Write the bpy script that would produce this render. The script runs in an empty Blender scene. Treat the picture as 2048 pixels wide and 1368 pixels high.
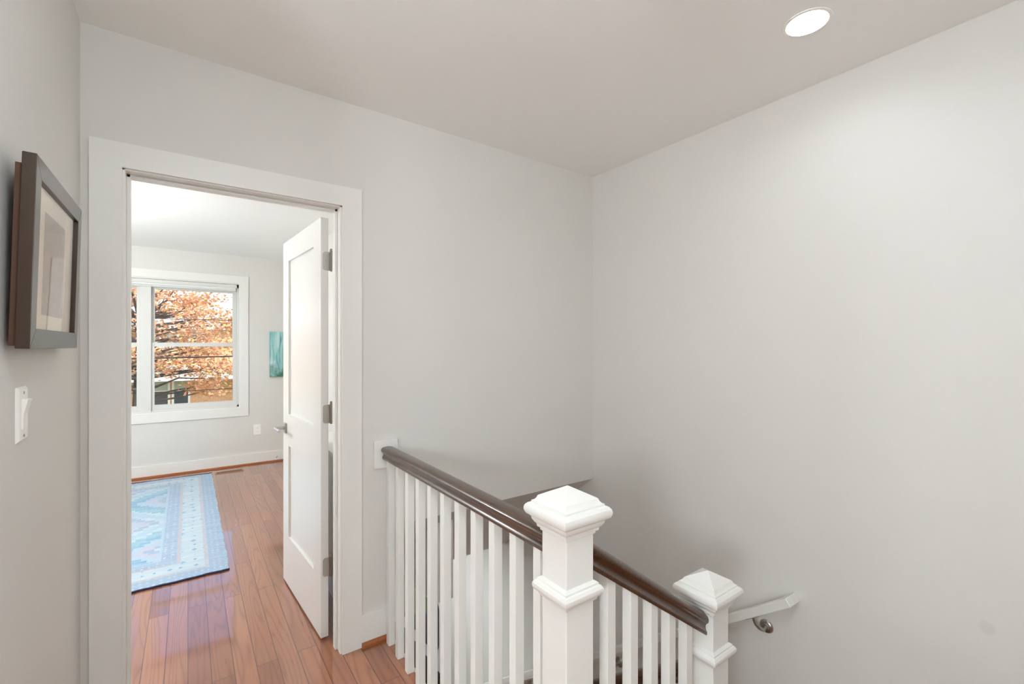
import bpy, bmesh, math, random
from mathutils import Vector, Matrix
random.seed(7)
PI = math.pi
scene = bpy.context.scene
COL = scene.collection

# ------------------------------------------------------------------ mesh helpers
class MB:
    """collects shapes into one mesh"""
    def __init__(s): s.v = []; s.f = []
    def add(s, vs, fs):
        o = len(s.v); s.v += [tuple(p) for p in vs]; s.f += [tuple(i + o for i in f) for f in fs]; return s
    def box(s, x0, x1, y0, y1, z0, z1, bev=0.0):
        if bev <= 0:
            v = [(x, y, z) for x in (x0, x1) for y in (y0, y1) for z in (z0, z1)]
            return s.add(v, [(0,1,3,2),(4,6,7,5),(0,4,5,1),(2,3,7,6),(0,2,6,4),(1,5,7,3)])
        bm = bmesh.new(); bmesh.ops.create_cube(bm, size=1)
        for w in bm.verts:
            w.co = ((x0+x1)/2 + w.co.x*(x1-x0), (y0+y1)/2 + w.co.y*(y1-y0), (z0+z1)/2 + w.co.z*(z1-z0))
        bmesh.ops.bevel(bm, geom=bm.edges[:], offset=bev, segments=2, affect='EDGES', profile=.6)
        s.bm(bm); return s
    def bm(s, bm):
        bm.verts.index_update()
        s.add([tuple(v.co) for v in bm.verts], [tuple(v.index for v in f.verts) for f in bm.faces]); bm.free(); return s
    def prism(s, poly, axis, a0, a1):
        """poly: 2D points in the plane of the two other axes (cyclic order kept), extruded along axis"""
        n = len(poly)
        def P(p, a):
            return {'x': (a, p[0], p[1]), 'y': (p[0], a, p[1]), 'z': (p[0], p[1], a)}[axis]
        v = [P(p, a0) for p in poly] + [P(p, a1) for p in poly]
        f = [tuple(range(n))[::-1], tuple(range(n, 2*n))] + [(i, (i+1) % n, (i+1) % n + n, i + n) for i in range(n)]
        return s.add(v, f)
    def sweep(s, prof, frames, cap=True):
        """prof: 2D closed loop (u,w); frames: list of (origin, U, W)"""
        n = len(prof); v = []
        for o, U, W in frames:
            for u, w in prof: v.append(tuple(o + U*u + W*w))
        f = []
        for k in range(len(frames)-1):
            for i in range(n):
                j = (i+1) % n
                f.append((k*n+i, k*n+j, (k+1)*n+j, (k+1)*n+i))
        if cap: f += [tuple(range(n))[::-1], tuple(range((len(frames)-1)*n, len(frames)*n))]
        return s.add(v, f)
    def tube(s, pts, r, seg=10):
        pts = [Vector(p) for p in pts]; fr = []
        rs = r if isinstance(r, (list, tuple)) else [r]*len(pts)
        v = []; up = Vector((0, 0, 1))
        for i, p in enumerate(pts):
            t = (pts[min(i+1, len(pts)-1)] - pts[max(i-1, 0)]).normalized()
            a = t.cross(up)
            if a.length < 1e-3: a = t.cross(Vector((1, 0, 0)))
            a.normalize(); b = t.cross(a)
            for k in range(seg):
                q = 2*PI*k/seg; v.append(tuple(p + (a*math.cos(q) + b*math.sin(q))*rs[i]))
        f = []
        for i in range(len(pts)-1):
            for k in range(seg):
                j = (k+1) % seg; f.append((i*seg+k, i*seg+j, (i+1)*seg+j, (i+1)*seg+k))
        f += [tuple(range(seg))[::-1], tuple(range((len(pts)-1)*seg, len(pts)*seg))]
        return s.add(v, f)
    def lathe(s, prof, c, axis=(0, 0, 1), seg=32):
        """prof: (radius, height) along axis from c"""
        A = Vector(axis).normalized(); a = A.orthogonal().normalized(); b = A.cross(a); c = Vector(c)
        v = []
        for r, h in prof:
            for k in range(seg):
                q = 2*PI*k/seg; v.append(tuple(c + A*h + (a*math.cos(q) + b*math.sin(q))*r))
        f = []
        for i in range(len(prof)-1):
            for k in range(seg):
                j = (k+1) % seg; f.append((i*seg+k, i*seg+j, (i+1)*seg+j, (i+1)*seg+k))
        f += [tuple(range(seg))[::-1], tuple(range((len(prof)-1)*seg, len(prof)*seg))]
        return s.add(v, f)
    def sqlathe(s, prof, cx, cy, z0):
        """square rings: (half width, z)"""
        v = []
        for e, z in prof: v += [(cx-e, cy-e, z0+z), (cx+e, cy-e, z0+z), (cx+e, cy+e, z0+z), (cx-e, cy+e, z0+z)]
        f = []
        for i in range(len(prof)-1):
            for k in range(4):
                j = (k+1) % 4; f.append((i*4+k, i*4+j, i*4+4+j, i*4+4+k))
        f += [(3, 2, 1, 0), tuple(range((len(prof)-1)*4, len(prof)*4))]
        return s.add(v, f)

def wloc(o):
    p = Vector((0, 0, 0))
    while o is not None: p += o.location; o = o.parent
    return p

def obj(name, mb, mat, parent=None, local=False, smooth=None, bevel=0.0):
    me = bpy.data.meshes.new(name)
    off = Vector((0, 0, 0))
    if parent is not None and not local: off = wloc(parent)
    me.from_pydata([(x-off.x, y-off.y, z-off.z) for x, y, z in mb.v], [], mb.f)
    bm = bmesh.new(); bm.from_mesh(me); bmesh.ops.recalc_face_normals(bm, faces=bm.faces[:]); bm.to_mesh(me); bm.free()
    o = bpy.data.objects.new(name, me); COL.objects.link(o)
    if mat: me.materials.append(mat)
    if parent is not None: o.parent = parent
    if bevel:
        m = o.modifiers.new('bevel', 'BEVEL'); m.width = bevel; m.segments = 2; m.limit_method = 'ANGLE'; m.angle_limit = math.radians(35)
    if smooth:
        for p in me.polygons: p.use_smooth = True
        me.set_sharp_from_angle(angle=math.radians(smooth))
    return o

def tag(o, label, cat, group=None):
    o['label'] = label; o['category'] = cat
    if group: o['group'] = group
    return o
def thing(name, label, cat, loc=(0, 0, 0), group=None):
    o = bpy.data.objects.new(name, None); COL.objects.link(o); o.empty_display_size = .05
    o.location = loc
    return tag(o, label, cat, group)
def struct(name, mb, mat, **k):
    o = obj(name, mb, mat, **k); o['kind'] = 'structure'
    return o
def copy_tree(o, parent=None):
    c = o.copy(); COL.objects.link(c)
    if parent is not None: c.parent = parent
    for ch in list(o.children): copy_tree(ch, c)
    return c

# ------------------------------------------------------------------ material helpers
def lin(c):
    c /= 255.0
    return c/12.92 if c <= .04045 else ((c+.055)/1.055)**2.4
def rgb(r, g, b): return (lin(r), lin(g), lin(b), 1)

class NT:
    def __init__(s, name):
        s.m = bpy.data.materials.new(name); s.m.use_nodes = True; s.t = s.m.node_tree
        s.b = s.t.nodes['Principled BSDF']
    def n(s, typ, **kw):
        nd = s.t.nodes.new(typ)
        for k, v in kw.items():
            if k[0] == '_': setattr(nd, k[1:], v)
            else:
                key = int(k[1:]) if k[0] == 'i' and k[1:].isdigit() else k.replace('__', ' ')
                if isinstance(v, bpy.types.NodeSocket): s.t.links.new(v, nd.inputs[key])
                else: nd.inputs[key].default_value = v
        return nd
    def ln(s, a, b): s.t.links.new(a, b)
    def math(s, op, a, b=0.0, c=None, clamp=False):
        kw = dict(_operation=op, i0=a, i1=b)
        if c is not None: kw['i2'] = c
        nd = s.n('ShaderNodeMath', **kw); nd.use_clamp = clamp; return nd.outputs[0]
    def mix(s, f, a, b, mode='MIX'):
        nd = s.n('ShaderNodeMix', _data_type='RGBA', _blend_type=mode)
        for i, v in ((0, f), (6, a), (7, b)):
            if isinstance(v, bpy.types.NodeSocket): s.ln(v, nd.inputs[i])
            else: nd.inputs[i].default_value = v
        return nd.outputs[2]
    def ramp(s, f, stops, interp='LINEAR'):
        nd = s.n('ShaderNodeValToRGB', Fac=f); r = nd.color_ramp; r.interpolation = interp
        while len(r.elements) < len(stops): r.elements.new(.5)
        for e, (p, c) in zip(r.elements, stops): e.position = p; e.color = c
        return nd.outputs[0]
    def set(s, **kw):
        for k, v in kw.items():
            key = k.replace('__', ' ')
            if isinstance(v, bpy.types.NodeSocket): s.ln(v, s.b.inputs[key])
            else: s.b.inputs[key].default_value = v
    def coord(s): return s.n('ShaderNodeTexCoord').outputs['Object']
    def bump(s, h, st=.2, d=.002):
        s.ln(s.n('ShaderNodeBump', Strength=st, Distance=d, Height=h).outputs[0], s.b.inputs['Normal'])

def paint(name, c, rough=.5, scale=220, st=.08, spec=.5, mott=.015):
    m = NT(name); co = m.coord()
    nz = m.n('ShaderNodeTexNoise', Vector=co, Scale=scale, Detail=2.0).outputs[0]
    big = m.n('ShaderNodeTexNoise', Vector=co, Scale=1.7, Detail=3.0).outputs[0]
    c2 = tuple(x*(1-mott*2) for x in c[:3]) + (1,)
    m.set(Base__Color=m.mix(big, c, c2), Roughness=rough, Specular__IOR__Level=spec)
    m.bump(nz, st, .002); return m.m
def metal(name, c, rough=.3):
    m = NT(name); nz = m.n('ShaderNodeTexNoise', Vector=m.coord(), Scale=300.0).outputs[0]
    m.set(Base__Color=c, Metallic=1.0, Roughness=m.math('MULTIPLY_ADD', nz, .12, rough-.06)); return m.m
def plain(name, c, rough=.5, scale=60, amt=.06, **kw):
    m = NT(name); nz = m.n('ShaderNodeTexNoise', Vector=m.coord(), Scale=float(scale), Detail=3.0).outputs[0]
    m.set(Base__Color=m.mix(nz, tuple(x*(1-amt) for x in c[:3])+(1,), tuple(min(1, x*(1+amt)) for x in c[:3])+(1,)), Roughness=rough, **kw); return m.m

M = {}
M['wall'] = paint('wall_paint', rgb(217, 214, 209), .55, 260, .10)
M['ceil'] = paint('ceiling_paint', rgb(246, 246, 243), .8, 200, .06)
M['ceil_bed'] = paint('ceiling_white_paint', rgb(247, 246, 243), .8, 200, .06)
M['trim'] = paint('trim_paint', rgb(231, 229, 225), .3, 40, .0)
M['door'] = paint('door_paint', rgb(226, 224, 220), .25, 60, .01)
M['rail_white'] = paint('baluster_paint', rgb(226, 224, 219), .34, 70, .0)
M['vinyl'] = plain('window_vinyl', rgb(214, 213, 209), .35, 30, .01)
M['plate'] = plain('white_plastic', rgb(246, 244, 239), .3, 30, .01)
M['nickel'] = metal('satin_nickel', rgb(176, 172, 166), .3)
M['chrome'] = metal('brushed_chrome', rgb(205, 203, 200), .22)

# wall with one faint round smudge (stairwell wall)
m = NT('wall_paint_smudged'); co = m.coord()
nz = m.n('ShaderNodeTexNoise', Vector=co, Scale=260.0, Detail=2.0).outputs[0]
d = m.n('ShaderNodeVectorMath', _operation='DISTANCE', i0=co, i1=(2.213, .317, .465)).outputs['Value']
sp = m.ramp(d, [(0, (1, 1, 1, 1)), (.016, (1, 1, 1, 1)), (.026, (0, 0, 0, 1))])
m.set(Base__Color=m.mix(sp, rgb(217, 214, 209), rgb(209, 206, 201)), Roughness=.55)
m.bump(nz, .1, .002); M['wall_smudge'] = m.m

# hardwood floor: boards along Y
def wood_floor(name, ca, cb, cdark, rough):
    m = NT(name); co = m.coord()
    sep = m.n('ShaderNodeSeparateXYZ', Vector=co)
    v = m.n('ShaderNodeCombineXYZ', X=sep.outputs[1], Y=sep.outputs[0]).outputs[0]
    br = m.n('ShaderNodeTexBrick', Vector=v, Color1=(0, 0, 0, 1), Color2=(1, 1, 1, 1), Mortar=(.5, .5, .5, 1), Scale=1.0,
             Mortar__Size=.0017, Mortar__Smooth=.1, Bias=0.0, Brick__Width=1.15, Row__Height=.083, _offset=.37, _offset_frequency=2)
    tint = br.outputs[0]; seam = br.outputs[1]
    # grain: stretched along the board, shifted per board
    sh = m.n('ShaderNodeVectorMath', _operation='SCALE', i0=tint); sh.inputs['Scale'].default_value = 37.0
    v2 = m.n('ShaderNodeVectorMath', _operation='ADD', i0=co, i1=sh.outputs[0]).outputs[0]
    mp = m.n('ShaderNodeMapping', Vector=v2, Scale=(9.0, .62, 1.0)).outputs[0]
    fld = m.n('ShaderNodeTexNoise', Vector=mp, Scale=1.0, Detail=1.5, Roughness=.45).outputs[0]
    wv = m.math('PINGPONG', m.math('MULTIPLY', fld, 15.0), .5)
    wv = m.math('MULTIPLY', wv, 2.0)
    mp2 = m.n('ShaderNodeMapping', Vector=v2, Scale=(300.0, 9.0, 1.0)).outputs[0]
    fine = m.n('ShaderNodeTexNoise', Vector=mp2, Scale=1.0, Detail=2.0).outputs[0]
    base = m.mix(tint, ca, cb)
    g = m.math('MULTIPLY_ADD', m.math('POWER', wv, 3.0), .42, m.math('MULTIPLY', m.math('SUBTRACT', fine, .35), .35), clamp=True)
    base = m.mix(g, base, cdark)
    base = m.mix(m.math('MULTIPLY', seam, .85), base, rgb(74, 38, 24))
    m.set(Base__Color=base, Roughness=m.math('MULTIPLY_ADD', fine, .12, rough), Coat__Weight=1.0, Coat__IOR=1.72, Coat__Roughness=.05, Specular__IOR__Level=.5)
    h = m.math('SUBTRACT', m.math('MULTIPLY', wv, .25), m.math('MULTIPLY', seam, 1.0))
    bp = m.n('ShaderNodeBump', Strength=.35, Distance=.0016, Height=h).outputs[0]
    m.ln(bp, m.b.inputs['Normal']); 
    bp2 = m.n('ShaderNodeBump', Strength=.22, Distance=.0012, Height=h).outputs[0]
    m.ln(bp2, m.b.inputs['Coat Normal'])
    return m.m
M['floor'] = wood_floor('oak_floor', rgb(140, 82, 54), rgb(170, 110, 76), rgb(100, 54, 34), .24)
M['shoe'] = plain('stained_oak_molding', rgb(150, 84, 46), .3, 90, .25)
M['tread'] = plain('stained_oak_tread', rgb(140, 78, 44), .3, 60, .2)

# dark stained handrail
m = NT('dark_stained_oak'); co = m.coord()
mp = m.n('ShaderNodeMapping', Vector=co, Scale=(160.0, 12.0, 160.0)).outputs[0]
nz = m.n('ShaderNodeTexNoise', Vector=mp, Scale=1.0, Detail=3.0).outputs[0]
m.set(Base__Color=m.ramp(nz, [(.3, rgb(44, 26, 16)), (.7, rgb(84, 53, 33))]), Roughness=.3, Coat__Weight=.55, Coat__Roughness=.14)
m.bump(nz, .12, .001); M['rail_dark'] = m.m

# picture frame
m = NT('espresso_frame'); nz = m.n('ShaderNodeTexNoise', Vector=m.coord(), Scale=420.0, Detail=2.0).outputs[0]
m.set(Base__Color=m.mix(nz, rgb(52, 36, 26), rgb(68, 48, 35)), Roughness=.3, Specular__IOR__Level=.35, Coat__Weight=.22, Coat__Roughness=.2)
M['frame'] = m.m
M['backing'] = plain('kraft_backing', rgb(84, 56, 40), .8)
M['mat'] = plain('cream_mat_board', rgb(238, 206, 168), .8, 200, .02)
m = NT('sepia_print'); co = m.coord()
mp = m.n('ShaderNodeMapping', Vector=co, Scale=(1.0, 18.0, 30.0)).outputs[0]
nz = m.n('ShaderNodeTexNoise', Vector=mp, Scale=1.3, Detail=6.0, Distortion=1.5).outputs[0]
vo = m.n('ShaderNodeTexVoronoi', Vector=mp, _feature='DISTANCE_TO_EDGE', Scale=2.2).outputs['Distance']
c = m.ramp(nz, [(.3, rgb(122, 70, 38)), (.55, rgb(152, 96, 56)), (.75, rgb(182, 128, 84))])
c = m.mix(m.ramp(vo, [(0, (1, 1, 1, 1)), (.05, (0, 0, 0, 1))]), c, rgb(150, 106, 76))
m.set(Base__Color=c, Roughness=.8); M['print'] = m.m

def glass(name, ior=1.45, tint=(1, 1, 1, 1), rough=0.0):
    m = NT(name); m.t.nodes.remove(m.b)
    tr = m.n('ShaderNodeBsdfTransparent', Color=tint).outputs[0]; gl = m.n('ShaderNodeBsdfGlossy', Roughness=rough).outputs[0]
    r0 = ((ior-1)/(ior+1))**2                         # Schlick reflectance, the same from both sides of the pane
    fc = m.n('ShaderNodeLayerWeight').outputs['Facing']
    fr = m.math('MULTIPLY_ADD', m.math('POWER', fc, 5.0), 1-r0, r0)
    mx = m.n('ShaderNodeMixShader', i0=fr, i1=tr, i2=gl).outputs[0]
    m.ln(mx, m.t.nodes['Material Output'].inputs[0]); return m.m
M['glass'] = glass('window_glass'); M['pglass'] = glass('picture_glass', 1.3)

# teal abstract canvas
m = NT('teal_abstract'); co = m.coord()
mp = m.n('ShaderNodeMapping', Vector=co, Scale=(26.0, 1.0, 3.2)).outputs[0]
n1 = m.n('ShaderNodeTexNoise', Vector=mp, Scale=1.0, Detail=5.0, Distortion=.6).outputs[0]
n2 = m.n('ShaderNodeTexNoise', Vector=co, Scale=9.0, Detail=4.0).outputs[0]
sx = m.n('ShaderNodeSeparateXYZ', Vector=co)
c = m.ramp(n1, [(.32, rgb(70, 128, 128)), (.45, rgb(132, 184, 184)), (.6, rgb(182, 212, 208)), (.75, rgb(206, 222, 214))])
low = m.math('MULTIPLY', m.ramp(sx.outputs[2], [(.05, (1, 1, 1, 1)), (.30, (0, 0, 0, 1))]), n2)
c = m.mix(m.ramp(low, [(.3, (0, 0, 0, 1)), (.5, (1, 1, 1, 1))]), c, rgb(62, 112, 92))
m.set(Base__Color=c, Roughness=.6); m.bump(n1, .4, .004); M['art'] = m.m

# rug: local coordinates, centre at origin
RX, RY = .915, 1.335
m = NT('distressed_rug'); co = m.coord()
nzv = m.n('ShaderNodeTexNoise', Vector=co, Scale=60.0, Detail=2.0)
jit = m.n('ShaderNodeVectorMath', _operation='SCALE', i0=m.n('ShaderNodeVectorMath', _operation='SUBTRACT', i0=nzv.outputs['Color'], i1=(.5, .5, .5)).outputs[0]); jit.inputs['Scale'].default_value = .012
cj = m.n('ShaderNodeVectorMath', _operation='ADD', i0=co, i1=jit.outputs[0]).outputs[0]
sj = m.n('ShaderNodeSeparateXYZ', Vector=cj); X, Y = sj.outputs[0], sj.outputs[1]
ax, ay = m.math('ABSOLUTE', X), m.math('ABSOLUTE', Y)
ed = m.math('MINIMUM', m.math('SUBTRACT', RX, ax), m.math('SUBTRACT', RY, ay))          # distance from the edge
def band(a, b, soft=.004):
    up = m.n('ShaderNodeMapRange', _interpolation_type='LINEAR', i0=ed, i1=a-soft, i2=a+soft).outputs[0]
    dn = m.n('ShaderNodeMapRange', _interpolation_type='LINEAR', i0=ed, i1=b-soft, i2=b+soft).outputs[0]
    return m.math('SUBTRACT', up, dn)
blue, pale, lav, pink, white, cyan = rgb(128, 176, 212), rgb(196, 220, 234), rgb(172, 186, 214), rgb(226, 196, 192), rgb(226, 234, 236), rgb(150, 202, 218)
# field: stepped diamonds
snap = m.n('ShaderNodeVectorMath', _operation='SNAP', i0=cj, i1=(.03, .045, 1.0)).outputs[0]
ss = m.n('ShaderNodeSeparateXYZ', Vector=snap)
dy = m.math('PINGPONG', m.math('ADD', ss.outputs[1], .15), .62)
dd = m.math('ADD', m.math('MULTIPLY', m.math('ABSOLUTE', ss.outputs[0]), 1.0), m.math('MULTIPLY', dy, .95))
fld = m.ramp(m.math('FRACT', m.math('MULTIPLY', dd, 1.75)), [(0, pale), (.16, white), (.24, cyan), (.42, blue), (.55, pale), (.66, rgb(222, 208, 222)), (.8, lav), (.9, white)], 'CONSTANT')
def motif(sx, sy, thr, seed):
    mp = m.n('ShaderNodeMapping', Vector=cj, Scale=(sx, sy, 1.0), Location=(seed, seed*.37, 0)).outputs[0]
    vo = m.n('ShaderNodeTexVoronoi', Vector=mp, _distance='MANHATTAN', Scale=1.0, Randomness=.25).outputs['Distance']
    return m.math('LESS_THAN', vo, thr)
c = m.mix(m.math('MULTIPLY', motif(22, 14, .22, 1.3), .5), fld, white)
for a, b, base, mot, f in ((.0, .105, lav, pale, (30, 24, .4, 2.)), (.105, .125, pink, white, (10, 40, .3, 3.)), (.125, .255, white, blue, (15, 11, .3, 5.1)),
                           (.255, .275, pink, white, (10, 40, .3, 4.)), (.275, .36, lav, white, (26, 26, .33, 6.2)), (.36, .375, pale, white, (30, 30, .2, 1.))):
    bc = m.mix(motif(*f), base, mot); c = m.mix(band(a, b), c, bc)
wear = m.n('ShaderNodeTexNoise', Vector=m.n('ShaderNodeMapping', Vector=co, Scale=(5.0, 24.0, 1.0)).outputs[0], Scale=1.0, Detail=5.0).outputs[0]
c = m.mix(m.ramp(wear, [(.34, (.1, .1, .1, 1)), (.66, (.78, .78, .78, 1))]), c, rgb(190, 212, 228))
c = m.mix(1.0, c, (.74, .77, .80, 1), 'MULTIPLY')
m.set(Base__Color=c, Roughness=.95, Specular__IOR__Level=.1, Sheen__Weight=.2)
m.bump(m.n('ShaderNodeTexNoise', Vector=co, Scale=700.0).outputs[0], .5, .003); M['rug'] = m.m
M['rug_edge'] = plain('navy_binding', rgb(44, 52, 82), .9, 300, .4)

def emis(name, c, s):
    m = NT(name); m.set(Base__Color=(.9, .9, .9, 1), Emission__Color=c, Emission__Strength=s); return m.m
M['lamp_hall'] = emis('led_lens_warm', (.86, .96, 1.0, 1), 62)
M['fill_lamp_lower'] = emis('fill_glow_lower', (.86, .96, 1.0, 1), 760)  # glow of the fill lamp added on the floor below
M['fill_globe_hall'] = emis('fill_glow_hall', (.845, .965, 1.045, 1), 43)  # this and the next three: glow of the added fill globes
M['fill_globe_side'] = emis('fill_glow_side', (.845, .965, 1.045, 1), 48)
M['fill_globe_flush'] = emis('fill_glow_flush', (.845, .965, 1.045, 1), 50)
M['fill_globe_bed'] = emis('fill_glow_bed', (.885, .955, .975, 1), 100)

# outdoors
def brick(name, a, b, mort):
    m = NT(name); co = m.coord(); sp = m.n('ShaderNodeSeparateXYZ', Vector=co)
    v = m.n('ShaderNodeCombineXYZ', X=sp.outputs[0], Y=sp.outputs[2]).outputs[0]
    br = m.n('ShaderNodeTexBrick', Vector=v, Color1=a, Color2=b, Mortar=mort, Scale=1.0, Mortar__Size=.008, Brick__Width=.22, Row__Height=.075).outputs[0]
    m.set(Base__Color=br, Roughness=.9); return m.m
M['brick'] = brick('tan_brick', rgb(196, 144, 100), rgb(210, 160, 112), rgb(206, 186, 164))
M['brick_dark'] = brick('brown_brick', rgb(112, 74, 50), rgb(132, 88, 58), rgb(140, 120, 104))
M['shingle'] = plain('pale_shingles', rgb(214, 212, 208), .9, 14, .12)
M['porch'] = plain('grey_green_siding', rgb(160, 168, 160), .8, 6, .05)
M['shutter'] = plain('dark_window_glass', rgb(66, 76, 84), .15, 3, .1)
M['blind'] = plain('grey_green_blind', rgb(168, 176, 166), .8, 5, .05)
M['white_out'] = plain('white_exterior_paint', rgb(226, 227, 224), .6, 9, .03)
M['asphalt'] = plain('asphalt', rgb(128, 126, 122), .9, 8, .1)
M['bark'] = plain('bark', rgb(84, 74, 66), .9, 24, .3)
M['wire'] = plain('black_cable', rgb(38, 36, 36), .6)
def leaves(name, stops):
    m = NT(name); r = m.n('ShaderNodeNewGeometry').outputs['Random Per Island']
    c = m.ramp(r, stops); m.set(Base__Color=c, Roughness=.55)
    tl = m.n('ShaderNodeBsdfTranslucent', Color=c).outputs[0]
    mx = m.n('ShaderNodeMixShader', i0=.4, i1=m.b.outputs[0], i2=tl).outputs[0]
    m.ln(mx, m.t.nodes['Material Output'].inputs[0]); return m.m
M['leaf_o'] = leaves('orange_leaves', [(0, rgb(214, 148, 104)), (.3, rgb(228, 172, 128)), (.55, rgb(236, 192, 156)), (.75, rgb(232, 200, 128)), (.9, rgb(222, 156, 132)), (1, rgb(190, 190, 120))])
M['leaf_y'] = leaves('yellow_leaves', [(0, rgb(214, 176, 60)), (.4, rgb(226, 196, 84)), (.7, rgb(190, 186, 72)), (1, rgb(222, 150, 80))])
M['lawn'] = plain('grass', rgb(110, 124, 70), .95, 9, .3)

# ------------------------------------------------------------------ key dimensions (metres; camera stands at x=0, y=0)
YA, XL, XR, ZC = 2.168, -.307, 2.213, 2.557       # back wall, left wall, stair wall, ceiling
YF, ZCB = 6.27, 2.492                              # bedroom window wall, bedroom ceiling
XWELL = .806                                       # floor edge of the stairwell
ZL = -2.75                                         # floor below

# ------------------------------------------------------------------ setting
struct('floor', MB().box(-2.1, XWELL, -1.9, 3.25, -.24, 0).box(-2.1, 1.22, 3.25, YF+.15, -.24, 0), M['floor'])
LX, LY, LR, LS = 1.767, .694, .0655, .15              # opening for the recessed light over the stairwell
cb = MB().box(-3.6, LX-LS, -2.0, YA+.10, ZC, ZC+.15).box(LX+LS, XR+.12, -2.0, YA+.10, ZC, ZC+.15)
cb.box(LX-LS, LX+LS, -2.0, LY-LS, ZC, ZC+.15).box(LX-LS, LX+LS, LY+LS, YA+.10, ZC, ZC+.15)
ca, n = [], 48
for k in range(n):
    a = 2*PI*k/n; c_, s_ = math.cos(a), math.sin(a); q = LS/max(abs(c_), abs(s_))
    ca.append((LX+LR*c_, LY+LR*s_, LX+q*c_, LY+q*s_))
cb.add([(x, y, ZC) for x, y, _, _ in ca] + [(x, y, ZC) for _, _, x, y in ca] + [(x, y, ZC+.15) for x, y, _, _ in ca] + [(x, y, ZC+.15) for _, _, x, y in ca],
       [(k, (k+1) % n, n+(k+1) % n, n+k) for k in range(n)] + [(k, (k+1) % n, 2*n+(k+1) % n, 2*n+k) for k in range(n)] + [(2*n+k, 2*n+(k+1) % n, 3*n+(k+1) % n, 3*n+k) for k in range(n)]
       + [tuple(range(2*n, 3*n))] + [(n+k, n+(k+1) % n, 3*n+(k+1) % n, 3*n+k) for k in range(n)])
struct('ceiling', cb, M['ceil'])
struct('ceiling_bedroom', MB().box(-2.1, XR+.12, YA+.10, YF+.15, ZCB, ZC+.15), M['ceil_bed'])
OX0, OX1, OZ = -.205, .590, 2.085                  # rough opening of the doorway
struct('wall_back', MB().box(-.45, OX0, YA, YA+.115, 0, ZC).box(OX0, OX1, YA, YA+.115, OZ, ZC)
       .box(OX1, XWELL, YA, YA+.115, 0, ZC).box(XWELL, XR+.005, YA, YA+.115, .533, ZC), M['wall'])
struct('wall_left', MB().box(XL-.12, XL, 1.02, YA, 0, ZC).box(XL-.12, XL, -1.9, -1.5, 0, ZC), M['wall'])   # unseen wide opening, added so the side room globe lights the stairs
struct('wall_side_room', MB().box(-3.6, -3.48, -1.9, YA+.05, 0, ZC).box(-3.48, XL-.12, YA-.05, YA+.05, 0, ZC).box(-3.48, XL-.12, -2.0, -1.9, 0, ZC), M['wall'])
struct('floor_side_room', MB().box(-3.6, -2.1, -1.9, YA+.05, -.24, 0), M['floor'])
struct('wall_right', MB().box(XR, XR+.12, -1.9, YF+.15, ZL, ZC), M['wall_smudge'])
struct('wall_front', MB().box(XL-.12, XR+.12, -2.0, -1.9, ZL, ZC), M['wall'])
struct('wall_bedroom_left', MB().box(-2.2, -2.1, YA, YF+.15, 0, ZC).box(-2.1, -.45, YA+.05, YA+.115, 0, ZC), M['wall'])
struct('wall_bedroom_right', MB().box(1.10, 1.22, YA+.115, YF, 0, ZC), M['wall'])
WX0, WX1, WZ0, WZ1 = -1.255, .505, .69, 2.165      # window opening
struct('wall_far', MB().box(-2.2, WX0, YF, YF+.15, 0, ZC).box(WX1, XR+.12, YF, YF+.15, 0, ZC)
       .box(WX0, WX1, YF, YF+.15, 0, WZ0).box(WX0, WX1, YF, YF+.15, WZ1, ZC), M['wall'])
# sloped soffit over the lower flight, boxed in behind the back wall
struct('wall_soffit', MB().prism([(YA, .533), (3.2, -.26), (3.3, -.26), (3.3, .80), (YA+.115, .80), (YA+.115, .533)], 'x', XWELL-.004, XR)
       .box(.68, XWELL-.004, YA+.115, 3.3, 0, .80), M['wall'])
struct('trim_1', MB().box(.66, 1.10, YA+.115, 3.32, .80, .822, .003), M['trim'])
struct('baseboard_soffit', MB().box(.666, .68, YA+.135, 3.3, 0, .135), M['trim'])
# the level below
struct('floor_lower', MB().box(-2.1, XR, -1.9, YF+.15, ZL-.1, ZL), M['floor'])
struct('ceiling_lower', MB().box(-2.1, XWELL-.004, -1.9, YF, -.27, -.241).box(XWELL-.004, 1.3, 3.2, YF, -.27, -.241).box(1.22, XR, 3.2, YF, -.27, -.2), M['ceil_bed'])
struct('wall_lower_left', MB().box(-2.2, -2.1, -1.9, YF+.15, ZL, 0), M['wall'])
GX0, GX1 = .3, 1.9
struct('wall_lower_far', MB().box(-2.1, GX0, YF, YF+.15, ZL, -.2).box(GX1, XR, YF, YF+.15, ZL, -.2).box(GX0, GX1, YF, YF+.15, -.65, -.2), M['wall'])
g = struct('door_2', MB().box(GX0, GX0+.07, YF+.04, YF+.1, ZL, -.65).box(GX1-.07, GX1, YF+.04, YF+.1, ZL, -.65).box(1.06, 1.14, YF+.04, YF+.1, ZL, -.65)
           .box(GX0, GX1, YF+.04, YF+.1, -.73, -.65).box(GX0, GX1, YF+.04, YF+.1, ZL, ZL+.1), M['vinyl'])
obj('glass', MB().box(GX0+.07, 1.06, YF+.068, YF+.072, ZL+.1, -.73).box(1.14, GX1-.07, YF+.068, YF+.072, ZL+.1, -.73), M['glass'], g)
struct('wall_stair', MB().box(XWELL, XR, -.42, -.30, ZL, ZC), M['wall'])

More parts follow.
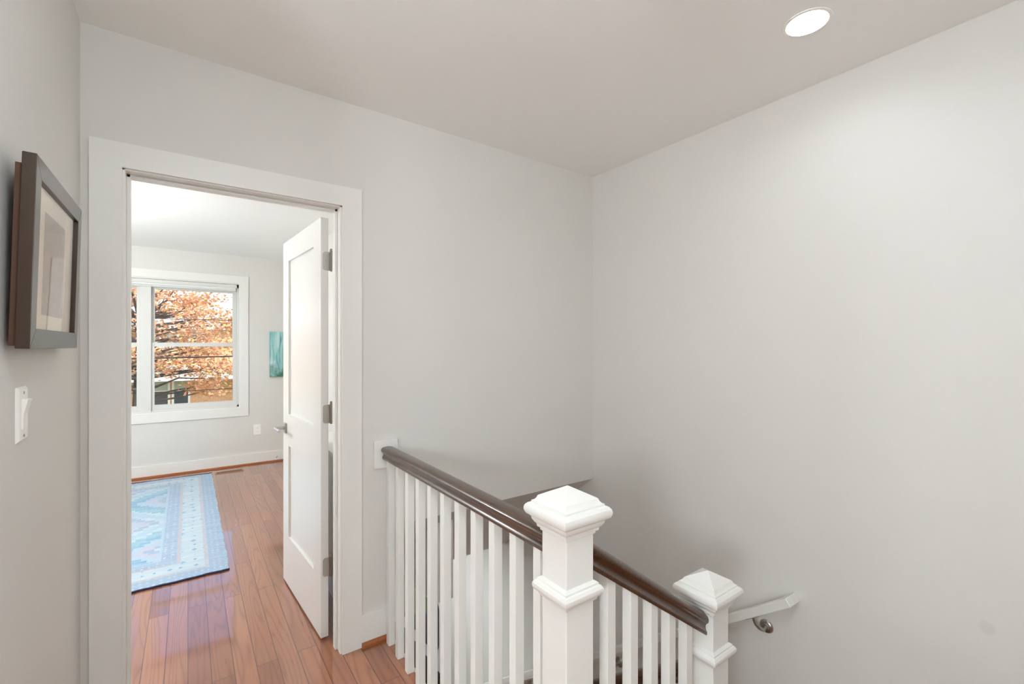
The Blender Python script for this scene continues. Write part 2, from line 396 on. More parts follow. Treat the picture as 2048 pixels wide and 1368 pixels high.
# baseboards and shoe moldings
struct('baseboard_back', MB().box(.667, XWELL, YA-.014, YA, 0, .153, .002), M['trim'])
struct('trim_2', MB().prism([(YA-.014, 0), (YA-.030, 0), (YA-.029, .012), (YA-.022, .020), (YA-.014, .022)], 'x', .667, XWELL), M['shoe'])
struct('baseboard_far', MB().box(-2.1, 1.10, YF-.014, YF, .0, .132, .002), M['trim'])
struct('trim_3', MB().prism([(YF-.014, 0), (YF-.030, 0), (YF-.029, .010), (YF-.022, .017), (YF-.014, .019)], 'x', -2.1, 1.10), M['shoe'])
struct('baseboard_left', MB().box(XL, XL+.014, 1.02, YA-.014, 0, .14, .002), M['trim'])
struct('baseboard_bedroom_right', MB().box(1.086, 1.10, 3.32, YF-.03, 0, .135), M['trim'])

# doorway: casing, jamb with stop
cs = MB(); cy0 = YA-.014; cw = .089
ci0, ci1, cz = -.194, .579, 2.071
for poly in ([(ci0-cw, 0), (ci0, 0), (ci0, cz), (ci0-cw, cz+cw)], [(ci1, 0), (ci1+cw, 0), (ci1+cw, cz+cw), (ci1, cz)],
             [(ci0, cz), (ci1, cz), (ci1+cw, cz+cw), (ci0-cw, cz+cw)]):
    cs.prism(poly, 'y', cy0, YA)
struct('trim_4', cs, M['trim'])
jb = MB(); jy0, jy1 = YA-.002, YA+.122
jb.box(OX0, OX0+.019, jy0, jy1, 0, OZ).box(OX1-.019, OX1, jy0, jy1, 0, OZ).box(OX0, OX1, jy0, jy1, OZ-.019, OZ)
jb.box(OX0+.019, OX0+.030, jy0+.045, jy0+.080, 0, OZ-.019).box(OX1-.030, OX1-.019, jy0+.045, jy0+.080, 0, OZ-.019).box(OX0+.019, OX1-.019, jy0+.045, jy0+.080, OZ-.030, OZ-.019)
struct('trim_5', jb, M['trim'], bevel=.001)
struct('trim_6', MB().box(ci0-cw, ci0, YA+.115, YA+.129, 0, cz+cw).box(ci1, ci1+cw, YA+.115, YA+.129, 0, cz+cw).box(ci0, ci1, YA+.115, YA+.129, cz, cz+cw), M['trim'])

# door slab, swung open into the bedroom: local x from the hinge edge, local y out of the face seen from the hall
door = MB(); DW, DT, DH0, DH1 = .745, .035, .012, 2.046
ps0, ps1, pr = .122, .622, .011                    # panel stiles, recess depth
zs = [(DH0, .300), (.836, 1.023), (1.924, DH1)]
door.box(0, ps0, -DT, 0, DH0, DH1).box(ps1, DW, -DT, 0, DH0, DH1)
for a, b in zs: door.box(ps0, ps1, -DT, 0, a, b)
for a, b in ((.300, .836), (1.023, 1.924)):
    door.box(ps0, ps1, -DT+pr, -pr, a, b)
D = struct('door_1', door, M['door'])
D.location = (.522, 2.319, 0); D.rotation_euler = (0, 0, math.atan2(.747, -.049))
h = MB().box(.655, .705, 0, .010, .905, .965, .002)
h.tube([(.68, .008, .935), (.68, .058, .935)], .0085, 16)
hd = obj('door_handle', h, M['nickel'], D, local=True, smooth=40)
obj('lever', MB().tube([(.692, .058, .935), (.57, .058, .935)], .0095, 18), M['chrome'], hd, local=True, smooth=40)
def hinge_leaf(z):
    pts = []; r = .012; y0, y1, z0, z1 = -.044, -.009, z-.045, z+.045
    pts = [(y0, z0)]
    for cyy, czz, a0 in ((y1-r, z0+r, -90), (y1-r, z1-r, 0)):
        for k in range(6): a = math.radians(a0 + 90*k/5); pts.append((cyy + r*math.cos(a), czz + r*math.sin(a)))
    pts.append((y0, z1))
    return MB().prism(pts, 'x', -.0025, .002)
for z in (1.837, 1.093, .349):
    hg = obj('hinge', hinge_leaf(z), M['nickel'], D, local=True)
    obj('hinge_pin', MB().lathe([(.0, -.050), (.004, -.049), (.0058, -.046), (.0058, .046), (.0066, .047), (.0066, .051), (.004, .053), (.006, .057), (.004, .061), (.0, .062)], (-.0065, -.046, z), seg=14), M['nickel'], hg, local=True, smooth=50)
    for zz, yy in ((z+.03, -.018), (z, -.026), (z-.03, -.018)):
        obj('screw', MB().lathe([(.0035, 0), (.003, .001)], (-.0025, yy, zz), (-1, 0, 0), 10), M['nickel'], hg, local=True)

# bedroom window (two double-hung units side by side)
fr = MB(); fy0, fy1 = YF+.05, YF+.13
XM = -.375
fr.box(WX0, WX0+.03, fy0, fy1, WZ0, WZ1).box(WX1-.03, WX1, fy0, fy1, WZ0, WZ1).box(WX0, WX1, fy0, fy1, WZ1-.05, WZ1).box(WX0, WX1, fy0, fy1, WZ0, WZ0+.035)
fr.box(XM-.048, XM+.048, fy0-.012, fy1, WZ0, WZ1)
W = struct('window_1', fr, M['vinyl'], bevel=.0015)
for x0, x1 in ((XM+.036, WX1-.03), (WX0+.03, XM-.036)):
    for lo, (z0, z1, yy) in enumerate(((1.42, WZ1-.05, YF+.105), (WZ0+.035, 1.462, YF+.075))):
        st = .042 if lo == 0 else .040
        rb, rt = (.042, .062) if lo == 0 else (.048, .045)
        gx0, gx1, gz0, gz1 = x0+st, x1-st, z0+rb, z1-rt
        s_ = MB().box(x0, gx0, yy-.014, yy+.014, z0, z1).box(gx1, x1, yy-.014, yy+.014, z0, z1).box(gx0, gx1, yy-.014, yy+.014, z0, gz0).box(gx0, gx1, yy-.014, yy+.014, gz1, z1)
        so = obj('sash', s_, M['vinyl'], W, bevel=.002)
        obj('pane', MB().box(gx0, gx1, yy-.002, yy+.002, gz0, gz1), M['glass'], so)
wc = MB()
for poly in ([(WX0-.085, WZ0-.1), (WX0, WZ0), (WX0, WZ1), (WX0-.085, WZ1+.09)], [(WX1, WZ0), (WX1+.085, WZ0-.1), (WX1+.085, WZ1+.09), (WX1, WZ1)],
             [(WX0, WZ1), (WX1, WZ1), (WX1+.085, WZ1+.09), (WX0-.085, WZ1+.09)], [(WX0-.085, WZ0-.1), (WX1+.085, WZ0-.1), (WX1, WZ0), (WX0, WZ0)]):
    wc.prism(poly, 'y', YF-.014, YF)
struct('trim_7', wc, M['trim'], bevel=.0015)
struct('trim_8', MB().box(WX0, WX0+.012, YF, fy0, WZ0, WZ1).box(WX1-.012, WX1, YF, fy0, WZ0, WZ1).box(WX0+.012, WX1-.012, YF, fy0, WZ1-.012, WZ1).box(WX0+.012, WX1-.012, YF, fy0, WZ0, WZ0+.012), M['trim'])

# ------------------------------------------------------------------ blind at the window head
t = thing('roller_blind', 'white roller blind rolled up in its slim cassette at the head of the bedroom window', 'blind', (-.375, YF+.02, 2.11))
obj('cassette', MB().box(WX0+.016, WX1-.034, YF+.004, YF+.048, 2.112, 2.150, .004), M['vinyl'], t)
obj('rolled_fabric', MB().tube([(WX0+.03, YF+.028, 2.102), (WX1-.045, YF+.028, 2.102)], .017, 16), M['white_out'], t, smooth=40)
obj('bottom_bar', MB().box(WX0+.03, WX1-.045, YF+.022, YF+.034, 2.072, 2.086, .002), M['vinyl'], t)

# ------------------------------------------------------------------ balustrade
RAILP = [(0, 0), (.0235, 0), (.0255, .004), (.0255, .010), (.0225, .014), (.0205, .019), (.0205, .025), (.0235, .031), (.0285, .034), (.0312, .039), (.0315, .045), (.029, .051), (.023, .0555), (.013, .0578), (0, .0585)]
RAILP = RAILP[1:] + [(-u, w) for u, w in RAILP[::-1][1:-1]]
RX1 = .790; NYC = .862; N2X = 1.427
SHAFT = [(.046, -.40), (.046, .99)]
CAP = [(.046, .948), (.0495, .9505), (.050, .956), (.0555, .959), (.0565, .966), (.0605, .970), (.0655, .978), (.0665, .984), (.070, .987), (.0765, .992), (.0797, .999), (.0803, 1.006), (.0785, 1.013), (.073, 1.019), (.0665, 1.0215), (.0660, 1.0255), (.0605, 1.028), (.0565, 1.033), (.0545, 1.0385), (.052, 1.0405), (.0012, 1.0672)]
RING = [(.046, .782), (.0515, .7835), (.0535, .790), (.057, .793), (.0625, .799), (.065, .806), (.0645, .813), (.060, .820), (.056, .8225), (.0555, .8265), (.050, .8295), (.046, .832)]
def newel(x, y, zb, label):
    t = thing('newel_post', label, 'newel post', (x, y, zb-.40), 'white newel posts of the stair railing')
    obj('post', MB().sqlathe(SHAFT, x, y, zb), M['rail_white'], t, bevel=.002)
    obj('cap', MB().sqlathe(CAP, x, y, zb), M['rail_white'], t, smooth=24)
    obj('collar', MB().sqlathe(RING, x, y, zb), M['rail_white'], t, smooth=24)
    return t
newel(RX1, NYC, 0, 'tall white newel post with pyramid cap at the top of the stairs, in front')
newel(N2X, NYC, -.40, 'smaller looking white newel post one landing down, beside the white wall handrail')

def rail_mesh(a, b, up):
    a, b = Vector(a), Vector(b); d = (b-a).normalized(); U = d.cross(Vector((0, 0, 1))).normalized()
    Wv = Vector((0, 0, 1)) if up == 'v' else U.cross(d)
    return a, b, U, Wv
def rail(name, a, b, parent):
    a, b = Vector(a), Vector(b); d = (b-a).normalized(); U = d.cross(Vector((0, 0, 1))).normalized()
    k = 1/max(.2, math.hypot(d.x, d.y))              # plumb cut ends: the section is stretched vertically
    Wv = Vector((0, 0, 1))*k
    return obj(name, MB().sweep(RAILP, [(a, U, Wv), (b, U, Wv)]), M['rail_dark'], parent, smooth=32)
BS = .0157
# level railing
ZR = .8775
t = thing('stair_railing', 'level white railing with dark handrail running from the back wall to the front newel post', 'railing', (RX1, 1.53, 0))
rail('handrail', (RX1, YA-.018, ZR), (RX1, NYC+.046, ZR), t)
obj('wall_plate', MB().box(.726, .843, YA-.018, YA, .832, .968, .003), M['trim'], t)
b0 = None
for k in range(11):
    y = 2.120 - .1135*k - BS
    if b0 is None:
        b0 = obj('baluster', MB().box(RX1-BS, RX1+BS, y-BS, y+BS, 0, ZR+.004), M['rail_white'], t, bevel=.0012); y0 = y
    else:
        c = b0.copy(); COL.objects.link(c); c.location.y += y-y0
# sloping railing down to the second newel
t = thing('stair_railing', 'short sloping railing with dark handrail between the two white newel posts', 'railing', (1.1, NYC, -.40))
sl = .697
def zr2(x): return .8565 - sl*(x-.836)
rail('handrail', (.836, NYC, zr2(.836)), (N2X-.046, NYC, zr2(N2X-.046)), t)
for x0 in (.922, 1.016, 1.107, 1.194, 1.283):
    x = x0+BS; zb = -.2 if x < 1.09 else -.4
    poly = [(x-BS, zb), (x+BS, zb), (x+BS, zr2(x+BS)+.004), (x-BS, zr2(x-BS)+.004)]
    obj('baluster', MB().prism(poly, 'y', NYC-BS, NYC+BS), M['rail_white'], t, bevel=.0012)
# railing of the lower flight
t = thing('stair_railing', 'dark handrail of the lower flight glimpsed between the balusters of the short sloping railing', 'railing', (N2X, 2.2, -1.9))
def zr3(y): return .304 - .072 - .752*(y-.968)
Y3 = 3.55
rail('handrail', (N2X, NYC+.046, zr3(NYC+.046)), (N2X, Y3, zr3(Y3)), t)
RUN, RISE = .2645, .2
def tread_z(y): return -.4 - RISE*(1 + math.floor((y-NYC)/RUN))
y = NYC + .13
while y < Y3-.05:
    zb = tread_z(y)
    obj('baluster', MB().prism([(y-BS, zb), (y+BS, zb), (y+BS, zr3(y+BS)+.004), (y-BS, zr3(y-BS)+.004)], 'x', N2X-BS, N2X+BS), M['rail_white'], t)
    y += .132
# stairs
st = MB()
struct('stair_upper', MB().box(XWELL, 1.09, -.30, NYC+.045, -.24, -.2).box(XWELL, XWELL+.02, -.30, NYC+.045, -.6, -.24).box(1.07, 1.09, -.30, NYC+.045, -.4, -.24)
       .box(1.07, XR, -.30, NYC+.045, -.6, -.4), M['tread'])
s2 = MB(); s3 = MB(); yy = NYC; z = -.4
while z - RISE > ZL + .05:
    z -= RISE; s2.box(N2X-.06, XR, yy-.02, yy+RUN, z-.035, z); s3.box(N2X-.06, XR, yy-.002, yy+.012, z, z+RISE-.036); yy += RUN
struct('stair_lower', s2, M['tread']); struct('stair_risers', s3, M['trim'])
struct('trim_9', MB().box(XWELL-.004, XWELL+.012, NYC+.05, YA, -.27, -.001), M['trim'])
struct('trim_10', MB().prism([(NYC, -.60+.1), (NYC+RUN*11, -.60+.1-RISE*11), (NYC+RUN*11, -.95-RISE*11), (NYC, -.95)], 'x', N2X-.075, N2X-.06), M['trim'])

# wall handrail: white, square, returned to the wall
t = thing('wall_handrail', 'white square handrail sloping down the right wall on metal brackets', 'handrail', (XR, 1.9, -.5))
hs = .756; hx0, hx1 = 2.124, 2.166
L = math.hypot(1, hs); dY, dZ = 1/L, -hs/L; nY, nZ = hs/L, 1/L; hh = .037
y0, z0, lenr = .897, .291, 3.3
def hp(s, w): return (y0 + dY*s + nY*w, z0 + dZ*s + nZ*w)
obj('rail', MB().prism([hp(0, 0), hp(lenr, 0), hp(lenr, hh), hp(0, hh)], 'x', hx0, hx1), M['rail_white'], t, bevel=.003)
obj('return', MB().prism([hp(0, 0), hp(.042, 0), hp(.042, hh), hp(0, hh)], 'x', hx1-.001, XR), M['rail_white'], t, bevel=.002)
for by in (1.040, 1.935, 2.84):
    zc = z0 - hs*(by+.03-y0)                          # underside of the rail above the bracket
    bz = zc - .052
    br = obj('bracket', MB().tube([(XR-.012, by, bz), (XR-.035, by, bz-.006), (XR-.055, by+.006, bz+.006), (XR-.066, by+.018, bz+.024), (XR-.068, by+.030, zc+.004)], [.009, .0085, .008, .0075, .007], 12), M['nickel'], t, smooth=50)
    obj('rosette', MB().lathe([(.0, .016), (.014, .015), (.016, .011), (.024, .010), (.029, .006), (.031, 0)][::-1], (XR, by, bz), (-1, 0, 0), 28), M['nickel'], br, smooth=40)
    a = (by, z0-hs*(by-y0)); b = (by+.06, z0-hs*(by+.06-y0))
    obj('saddle', MB().prism([(a[0], a[1]), (b[0], b[1]), (b[0], b[1]-.004), (a[0], a[1]-.004)], 'x', hx0+.010, hx1-.008), M['nickel'], br)

# ------------------------------------------------------------------ picture on the left wall
PW, PH = .486, .404
P = thing('picture_frame', 'dark brown framed sepia print behind glass on the left wall above the light switch', 'picture', (-.264, 1.575, 1.418))
P.rotation_euler = (0, math.radians(1.5), 0)
def ring(hw0, z0, z1, w, x0, x1):
    b = MB()
    o = [(-hw0, z0), (hw0, z0), (hw0, z1), (-hw0, z1)]; i = [(-hw0+w, z0+w), (hw0-w, z0+w), (hw0-w, z1-w), (-hw0+w, z1-w)]
    for k in range(4):
        j = (k+1) % 4; b.prism([o[k], o[j], i[j], i[k]], 'x', x0, x1)
    return b
obj('frame', ring(PW/2, 0, PH, .043, -.022, 0), M['frame'], P, local=True, bevel=.0012)
obj('backing', MB().box(-.033, -.018, -PW/2+.010, PW/2-.010, .006, PH-.022), M['backing'], P, local=True)
obj('mat', MB().box(-.018, -.012, -PW/2+.04, PW/2-.04, .04, PH-.04), M['mat'], P, local=True)
obj('print', MB().box(-.012, -.0115, -.10, .107, .078, PH-.088), M['print'], P, local=True)
obj('glass', MB().box(-.0075, -.0055, -PW/2+.041, PW/2-.041, .041, PH-.041), M['pglass'], P, local=True)

# ------------------------------------------------------------------ switch and outlet
t = thing('light_switch', 'white rocker dimmer switch in its wall plate on the left wall below the picture', 'light switch', (XL, 1.469, 1.271))
def plate(mb, prof):  # tapered plate
    return mb
pl = MB(); yc, zc = 1.469, 1.271; w, hgt = .0375, .0615
v = []
for e, x in ((0, XL), (0, XL+.002), (.006, XL+.0065)):
    v += [(x, yc-w+e, zc-hgt+e), (x, yc+w-e, zc-hgt+e), (x, yc+w-e, zc+hgt-e), (x, yc-w+e, zc+hgt-e)]
f = [(3, 2, 1, 0), (8, 9, 10, 11)]
for i in range(2):
    for k in range(4): f.append((i*4+k, i*4+(k+1) % 4, i*4+4+(k+1) % 4, i*4+4+k))
pl.add(v, f); obj('wall_plate', pl, M['plate'], t, bevel=.001)
rk = MB().prism([(XL+.006, zc-.033), (XL+.009, zc-.033), (XL+.0095, zc), (XL+.0165, zc+.032), (XL+.0165, zc+.034), (XL+.006, zc+.034)], 'y', yc-.0165, yc+.0165)
obj('rocker', rk, M['plate'], t, bevel=.0008)
for zz in (zc-.048, zc+.048):
    obj('screw', MB().lathe([(.0034, 0), (.0028, .0012)], (XL+.0065, yc, zz), (1, 0, 0), 12), M['nickel'], t)
t = thing('electrical_outlet', 'white duplex wall outlet low on the bedroom wall right of the window', 'outlet', (.683, YF, .41))
v = []
for e, y in ((0, YF), (0, YF-.002), (.006, YF-.0065)):
    v += [(.683-.041+e, y, .41-.063+e), (.683+.041-e, y, .41-.063+e), (.683+.041-e, y, .41+.063-e), (.683-.041+e, y, .41+.063-e)]
obj('wall_plate', MB().add(v, f), M['plate'], t)
for zz in (.39, .43):
    so = obj('socket', MB().box(.683-.016, .683+.016, YF-.009, YF-.006, zz-.014, zz+.014, .001), M['plate'], t)
    obj('slot', MB().box(.683-.007, .683-.005, YF-.0094, YF-.0088, zz-.004, zz+.005).box(.683+.005, .683+.007, YF-.0094, YF-.0088, zz-.004, zz+.005), M['wire'], so)

# ------------------------------------------------------------------ canvas, rug, register, door stop
t = thing('painting', 'small teal and green abstract canvas on the bedroom wall, half hidden by the open door', 'painting', (.935, YF, 1.04))
obj('canvas', MB().box(.815, 1.055, YF-.032, YF, 1.046, 1.60, .002), M['art'], t)
obj('picture_wire', MB().tube([(.86, YF-.004, 1.57), (.935, YF-.004, 1.59), (1.01, YF-.004, 1.57)], .001, 6), M['nickel'], t)

RCX, RCY = .215-RX, 4.735
t = thing('area_rug', 'faded light blue patterned rug with pink lines on the bedroom floor under the window', 'rug', (RCX, RCY, 0))
rg = MB(); nx, ny = 46, 66
def edge_w(k, s): return .0015*math.sin(k*1.7+s) + .002*math.sin(k*.61+2*s)
vs = []
for j in range(ny+1):
    for i in range(nx+1):
        x = -RX + 2*RX*i/nx; y = -RY + 2*RY*j/ny
        if i in (0, nx): x += edge_w(j, i)
        if j in (0, ny): y += edge_w(i, j)
        vs.append((x, y, .011 + .0012*math.sin(x*9+y*7) + (-.005 if i in (0, nx) or j in (0, ny) else 0)))
fs = [(j*(nx+1)+i, j*(nx+1)+i+1, (j+1)*(nx+1)+i+1, (j+1)*(nx+1)+i) for j in range(ny) for i in range(nx)]
nb = len(vs)
border = [i for i in range(nx+1)] + [j*(nx+1)+nx for j in range(1, ny+1)] + [ny*(nx+1)+i for i in range(nx-1, -1, -1)] + [j*(nx+1) for j in range(ny-1, 0, -1)]
for k in border: vs.append((vs[k][0], vs[k][1], .001))
for a in range(len(border)):
    b = (a+1) % len(border); fs.append((border[a], nb+a, nb+b, border[b]))
rg.add(vs, fs); rg.f.append(tuple(nb+a for a in range(len(border)))[::-1])
obj('pile', rg, M['rug'], t, local=True, smooth=60)
for yy in (-RY-.004, RY+.004):
    bd = MB().tube([(-RX + 2*RX*k/60, yy + .003*math.sin(k*1.7) + .002*math.sin(k*.7), .0062) for k in range(61)], .006, 8)
    obj('binding', bd, M['rug_edge'], t, local=True, smooth=50)

t = thing('floor_register', 'brown slotted heating register in the wooden floor beside the rug', 'floor vent', (.385, 6.035, 0))
vb = MB().box(.245, .515, 5.985, 5.997, 0, .005).box(.245, .515, 6.068, 6.080, 0, .005).box(.245, .257, 5.997, 6.068, 0, .005).box(.503, .515, 5.997, 6.068, 0, .005)
obj('frame', vb, plain('register_brown', rgb(160, 112, 84), .4), t)
sl_ = MB()
for k in range(18): sl_.box(.261+.0136*k, .261+.0136*k+.006, 5.997, 6.068, .001, .004)
obj('louver', sl_, plain('register_louver', rgb(140, 96, 70), .4), t)
obj('duct', MB().box(.257, .503, 5.997, 6.068, .0002, .0008), M['wire'], t)

t = thing('door_stop', 'small spring door stop on the bedroom baseboard below the teal canvas', 'door stop', (.895, YF-.014, .05))
obj('base', MB().lathe([(.012, 0), (.011, .004), (.006, .007)], (.895, YF-.014, .052), (0, -1, 0), 16), M['chrome'], t, smooth=40)
obj('spring', MB().tube([(.895 + .0055*math.cos(k*.8), YF-.02-.0007*k, .052 + .0055*math.sin(k*.8)) for k in range(78)], .0012, 6), M['chrome'], t, smooth=60)
obj('tip', MB().lathe([(.008, 0), (.009, .004), (.008, .011), (.004, .013)], (.895, YF-.074, .052), (0, -1, 0), 16), M['plate'], t, smooth=40)

# ------------------------------------------------------------------ recessed light, then fill lamps added out of view
def fill_downlight(x, y, zc, r, label, mat, group=None):
    t = thing('recessed_light', label, 'ceiling light', (x, y, zc), group)
    obj('trim_ring', MB().lathe([(r+.001, 0.0), (r+.001, -.0035), (r+.006, -.0032), (r+.013, -.0018), (r+.014, 0)], (x, y, zc), seg=48), M['plate'], t, smooth=40)
    obj('lens', MB().lathe([(r, -.002), (r, -.006), (r*.93, -.0085), (r*.7, -.0105), (r*.35, -.0118), (.001, -.012)], (x, y, zc), seg=48), mat, t, smooth=60)
    return t
t = thing('recessed_light', 'round white recessed ceiling light glowing over the stairwell', 'ceiling light', (LX, LY, ZC))
obj('trim_ring', MB().lathe([(.0625, .036), (.0635, 0.0), (.064, -.0025), (.068, -.003), (.0745, -.0018), (.0755, 0), (.0652, .0), (.0645, .036)], (LX, LY, ZC), seg=64), M['plate'], t, smooth=35)
obj('lens', MB().lathe([(.0624, .036), (.0624, .0255), (.056, .0235), (.035, .0215), (.001, .0205)], (LX, LY, ZC), seg=64), M['lamp_hall'], t, smooth=60)
def globe(x, y, zc, drop, r, label, mat, group=None):
    t = thing('added_globe_light', label, 'ceiling light', (x, y, zc), group)
    obj('canopy', MB().lathe([(.07, 0), (.068, -.012), (.05, -.022), (.012, -.026)], (x, y, zc), seg=32), M['nickel'], t, smooth=40)
    obj('stem', MB().tube([(x, y, zc-.02), (x, y, zc-drop+r)], .009, 12), M['nickel'], t, smooth=40)
    n = 16
    obj('shade', MB().lathe([(max(.002, r*math.sin(PI*k/n)), -drop + r*math.cos(PI*k/n)) for k in range(n+1)], (x, y, zc), seg=32), mat, t, smooth=60)
    return t
globe(.90, -.6, ZC, .75, .14, 'round white globe added as unseen fill light beside the stair opening behind the viewer', M['fill_globe_hall'])  # added fill lamp, out of view, brightens the hall and its ceiling
globe(.18, .22, ZC, .26, .11, 'small white globe added as unseen fill light under the hall ceiling above the viewer', M['fill_globe_flush'])  # unseen lamp added to lift the left wall and the doorway wall
globe(-2.0, -.9, ZC, .90, .28, 'round white globe added as unseen fill light low in the side room left of the hall', M['fill_globe_side'])  # added lamp, never in view, throws fill light across the stairs
globe(-1.35, 4.0, ZCB, .62, .17, 'round white globe added as unseen fill light in the bedroom left of the doorway view', M['fill_globe_bed'])  # added out of view to brighten the bedroom beyond its daylight
fill_downlight(1.15, 3.9, -.27, .064, 'round recessed light added as unseen fill over the foot of the stairs on the floor below', M['fill_lamp_lower'])  # unseen lamp added to brighten the stair wall and soffit below

# ------------------------------------------------------------------ lower level glimpsed through the balusters
m = NT('mirror_silver'); m.set(Base__Color=(.85, .86, .86, 1), Metallic=1.0, Roughness=.02); M['mirror'] = m.m
M['black'] = plain('black_lacquer', rgb(36, 33, 31), .35)
t = thing('wall_mirror', 'black rounded frame mirror on the lower stair wall glimpsed between the balusters', 'mirror', (XR, 5.0, -1.6))
def rr(y0, y1, z0, z1, r, n=8):
    p = []
    for cy, cz, a0 in ((y1-r, z0+r, -90), (y1-r, z1-r, 0), (y0+r, z1-r, 90), (y0+r, z0+r, 180)):
        for k in range(n+1): a = math.radians(a0+90*k/n); p.append((cy+r*math.cos(a), cz+r*math.sin(a)))
    return p
o_, i_ = rr(4.46, 5.62, -1.93, -1.33, .12), rr(4.485, 5.595, -1.905, -1.355, .095)
fb = MB(); n = len(o_)
v = [(XR-.03, y, z) for y, z in o_] + [(XR-.03, y, z) for y, z in i_] + [(XR, y, z) for y, z in o_] + [(XR-.012, y, z) for y, z in i_]
ff = []
for k in range(n):
    j = (k+1) % n; ff += [(k, j, n+j, n+k), (k, j, 2*n+j, 2*n+k), (n+k, n+j, 3*n+j, 3*n+k)]
fb.add(v, ff); obj('frame', fb, M['black'], t)
obj('mirror_glass', MB().prism(i_, 'x', XR-.014, XR-.010), M['mirror'], t)
t = thing('console_table', 'dark console cabinet under the black framed mirror on the floor below', 'console', (2.03, 4.98, ZL))
obj('top', MB().box(1.84, XR-.005, 4.40, 5.60, -2.14, -2.10, .003), M['black'], t)
obj('body', MB().box(1.87, XR-.01, 4.44, 5.56, -2.60, -2.14), M['black'], t)
for y0 in (4.46, 4.83, 5.20):
    dr = obj('door', MB().box(1.852, 1.87, y0, y0+.345, -2.58, -2.16, .003), M['black'], t)
    obj('knob', MB().lathe([(.005, 0), (.005, .01), (.011, .014), (.009, .022)], (1.852, y0+.31, -2.36), (-1, 0, 0), 12), M['nickel'], dr, smooth=40)
for x in (1.88, 2.16):
    for y in (4.47, 5.50): obj('leg', MB().box(x, x+.035, y, y+.035, ZL, -2.60), M['black'], t)

# ------------------------------------------------------------------ outdoors
gr = struct('ground', MB().box(-30, 30, YF+.4, 70, -3.4, -3.2), M['lawn'])
struct('street', MB().box(-30, 30, 14.5, 20.5, -3.2, -3.17), M['asphalt'])

YH = 25.0
H_ = thing('brick_house', 'tan brick house with pale roof and twin windows across the street, seen through the window', 'house', (0, YH+4, -3.2))
obj('wall', MB().box(-9, 4.2, YH, YH+8, -3.2, 2.32), M['brick'], H_)
obj('roof', MB().prism([(YH-.4, 2.30), (YH+4, 5.2), (YH+8.4, 2.30), (YH+8.4, 2.18), (YH-.4, 2.18)], 'x', -9.4, 4.6), M['shingle'], H_)
obj('gutter', MB().box(-9.4, 4.6, YH-.48, YH-.38, 2.16, 2.30), M['white_out'], H_)
obj('porch_roof', MB().prism([(YH, .55), (YH-1.6, .10), (YH-1.6, .0), (YH, .0)], 'x', -6.0, 3.4), M['porch'], H_)
obj('porch_fascia', MB().box(-6.0, 3.4, YH-1.66, YH-1.58, -.02, .12), M['white_out'], H_)
for x in (3.2, -3.4): obj('porch_post', MB().box(x-.09, x+.09, YH-1.5, YH-1.32, -3.2, 0), M['white_out'], H_)
def hwin(x0, x1, z0, z1, yy=YH):
    f_ = obj('window', MB().box(x0-.08, x0, yy-.06, yy+.02, z0-.08, z1+.08).box(x1, x1+.08, yy-.06, yy+.02, z0-.08, z1+.08).box(x0, x1, yy-.06, yy+.02, z1, z1+.08).box(x0, x1, yy-.06, yy+.02, z0-.08, z0)
             .box(x0, x1, yy-.05, yy+.02, (z0+z1)/2-.02, (z0+z1)/2+.02), M['white_out'], H_)
    obj('pane', MB().box(x0, x1, yy-.03, yy-.01, z0, (z0+z1)/2-.02), M['shutter'], f_)
    obj('blind', MB().box(x0, x1, yy-.03, yy-.01, (z0+z1)/2+.02, z1), M['blind'], f_)
hwin(-1.27, -.72, -1.12, .02, YH-.02); hwin(-.50, .0, -1.12, .02, YH-.02)
hwin(-.95, -.40, 1.42, 2.1); hwin(.1, .5, 1.42, 2.1); hwin(-3.6, -2.9, .9, 2.0); hwin(2.6, 3.3, .9, 2.0)
obj('front_step', MB().box(.6, 2.2, YH-2.3, YH-1.6, -3.2, -2.6), M['white_out'], H_)
N_ = thing('neighbor_house', 'white gabled house with grey roof behind the brick house', 'house', (8, YH+14, -3.2))
obj('wall', MB().box(4, 14, YH+10, YH+20, -3.2, 4), M['white_out'], N_)
obj('roof', MB().prism([(3.4, 4), (9, 8), (14.6, 4)], 'y', YH+9.6, YH+20.4), M['shingle'], N_)

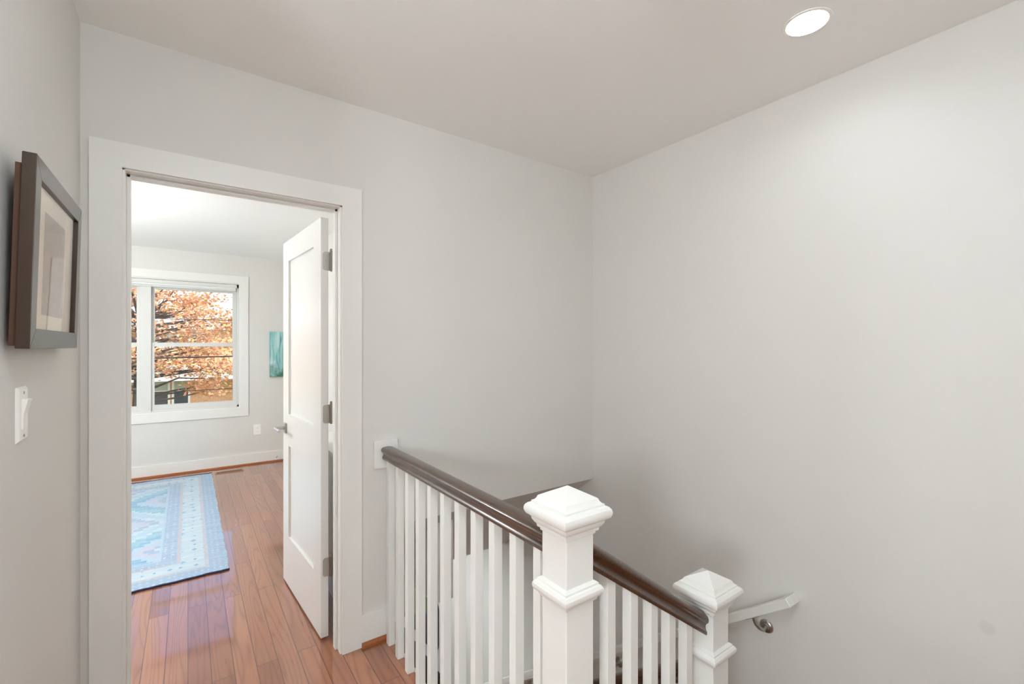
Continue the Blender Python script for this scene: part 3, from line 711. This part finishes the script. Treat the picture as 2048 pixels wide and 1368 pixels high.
def leaf_cloud(centers, n, size, flat=.6):
    mb = MB(); rnd = random.Random(len(centers)*13+n)
    for _ in range(n):
        c, r = rnd.choice(centers)
        d = Vector((rnd.gauss(0, 1), rnd.gauss(0, 1), rnd.gauss(0, 1))).normalized()*(rnd.random()**.5)
        p = Vector(c) + Vector((d.x*r, d.y*r, d.z*r*flat))
        a = Vector((rnd.gauss(0, 1), rnd.gauss(0, 1), rnd.gauss(0, .6))).normalized(); b = a.orthogonal().normalized()
        b = (Matrix.Rotation(rnd.random()*6.28, 3, a) @ b); s = size*rnd.uniform(.7, 1.3)
        e = a.cross(b)*s*.12
        mb.add([p-a*s*.5, p-b*s*.33+e, p+a*s*.5, p+b*s*.33+e], [(0, 1, 2), (0, 2, 3)])
    return mb
def tree(name, label, x, y, zt, zc, rx, rz, ncl, nleaf, size, mat, seed, clr, flat=.35, group=None):
    rnd = random.Random(seed); zg = -3.2
    t = thing(name, label, 'tree', (x, y, zg), group)
    cl = []; br = MB()
    br.tube([(x, y, zg), (x+.05, y, zg+1.2), (x-.05, y+.05, zt), (x, y, zc+rz*.5)], [.17, .14, .11, .04], 10)
    for k in range(ncl):
        d = Vector((rnd.gauss(0, 1), rnd.gauss(0, 1), rnd.gauss(0, 1))).normalized()*(rnd.random()**.4)
        p = (x+d.x*rx, y+d.y*rx, zc+d.z*rz)
        if -1.35 < p[0] < .1 and p[2] < .85 and p[1] < 15: continue
        cl.append((p, clr*rnd.uniform(.6, 1.3)))
        zb = max(zt-.4, min(p[2]-.25, zc+rz*.3)); q = Vector((x, y, zb)); e = Vector(p)
        mid = (q+e)/2 + Vector((rnd.uniform(-.15, .15), 0, rnd.uniform(-.1, .2)))
        br.tube([q, mid, e], [.035, .02, .007], 5)
    obj('trunk', br, M['bark'], t, smooth=60)
    obj('foliage', leaf_cloud(cl, nleaf, size, flat), mat, t)
    return t
tree('maple_tree', 'orange leaved autumn tree filling the view through the bedroom window', -.9, 13.2, -.6, 1.5, 2.1, 1.8, 100, 12500, .085, M['leaf_o'], 5, .6)
tree('shrub_tree', 'low yellow leaved tree at the lower right of the bedroom window view', 1.15, 15.0, -2.0, -.75, .75, .6, 22, 1600, .10, M['leaf_y'], 3, .35)

def wire(label, ya, za, zb, sag, r):
    pts = []
    for k in range(25):
        u = k/24; x = -14 + 28*u; pts.append((x, ya, za + (zb-za)*u - sag*4*u*(1-u)))
    tag(obj('power_line', MB().tube(pts, r, 6), M['wire'], smooth=60), label, 'cable', 'overhead cables along the street')
wire('thick black overhead cable crossing the lower window sash', 10.5, 1.72, 2.1, .70, .016)
wire('thin overhead cable crossing just above the meeting rail of the window', 10.8, 2.5, 2.62, .62, .007)
wire('thin overhead cable crossing the lower sash near the porch roof', 10.2, 1.15, 1.3, .62, .007)

# ------------------------------------------------------------------ light and sky
w = bpy.data.worlds.new('sky'); scene.world = w; w.use_nodes = True
nt = w.node_tree; bg = nt.nodes['Background']
sky = nt.nodes.new('ShaderNodeTexSky'); sky.sky_type = 'NISHITA'; sky.sun_disc = False
sky.sun_elevation = math.radians(38); sky.sun_rotation = math.radians(160); sky.air_density = 1.0; sky.dust_density = 1.5
nt.links.new(sky.outputs[0], bg.inputs[0]); bg.inputs[1].default_value = .40
sun = bpy.data.lights.new('sun', 'SUN'); sun.energy = 4.4; sun.angle = math.radians(.6); sun.color = (1, .95, .87)
so = bpy.data.objects.new('sun', sun); COL.objects.link(so)
so.rotation_euler = Vector((-.35, .75, -.62)).to_track_quat('-Z', 'Y').to_euler()

# ------------------------------------------------------------------ camera
cam = bpy.data.cameras.new('camera'); co_ = bpy.data.objects.new('camera', cam); COL.objects.link(co_)
cam.sensor_width = 36; cam.sensor_fit = 'HORIZONTAL'; cam.lens = 15.953; cam.shift_y = 8/2048; cam.clip_start = .02; cam.clip_end = 200
co_.location = (0, 0, 1.424); co_.rotation_euler = (PI/2, 0, -math.radians(35.528))
scene.camera = co_
vs_ = scene.view_settings
vs_.view_transform = 'Standard'; vs_.look = 'None'; vs_.exposure = 0.0; vs_.gamma = 1; vs_.use_curve_mapping = False
scene.cycles.max_bounces = 14; scene.cycles.diffuse_bounces = 10; scene.cycles.transparent_max_bounces = 16
scene.cycles.sample_clamp_indirect = 8
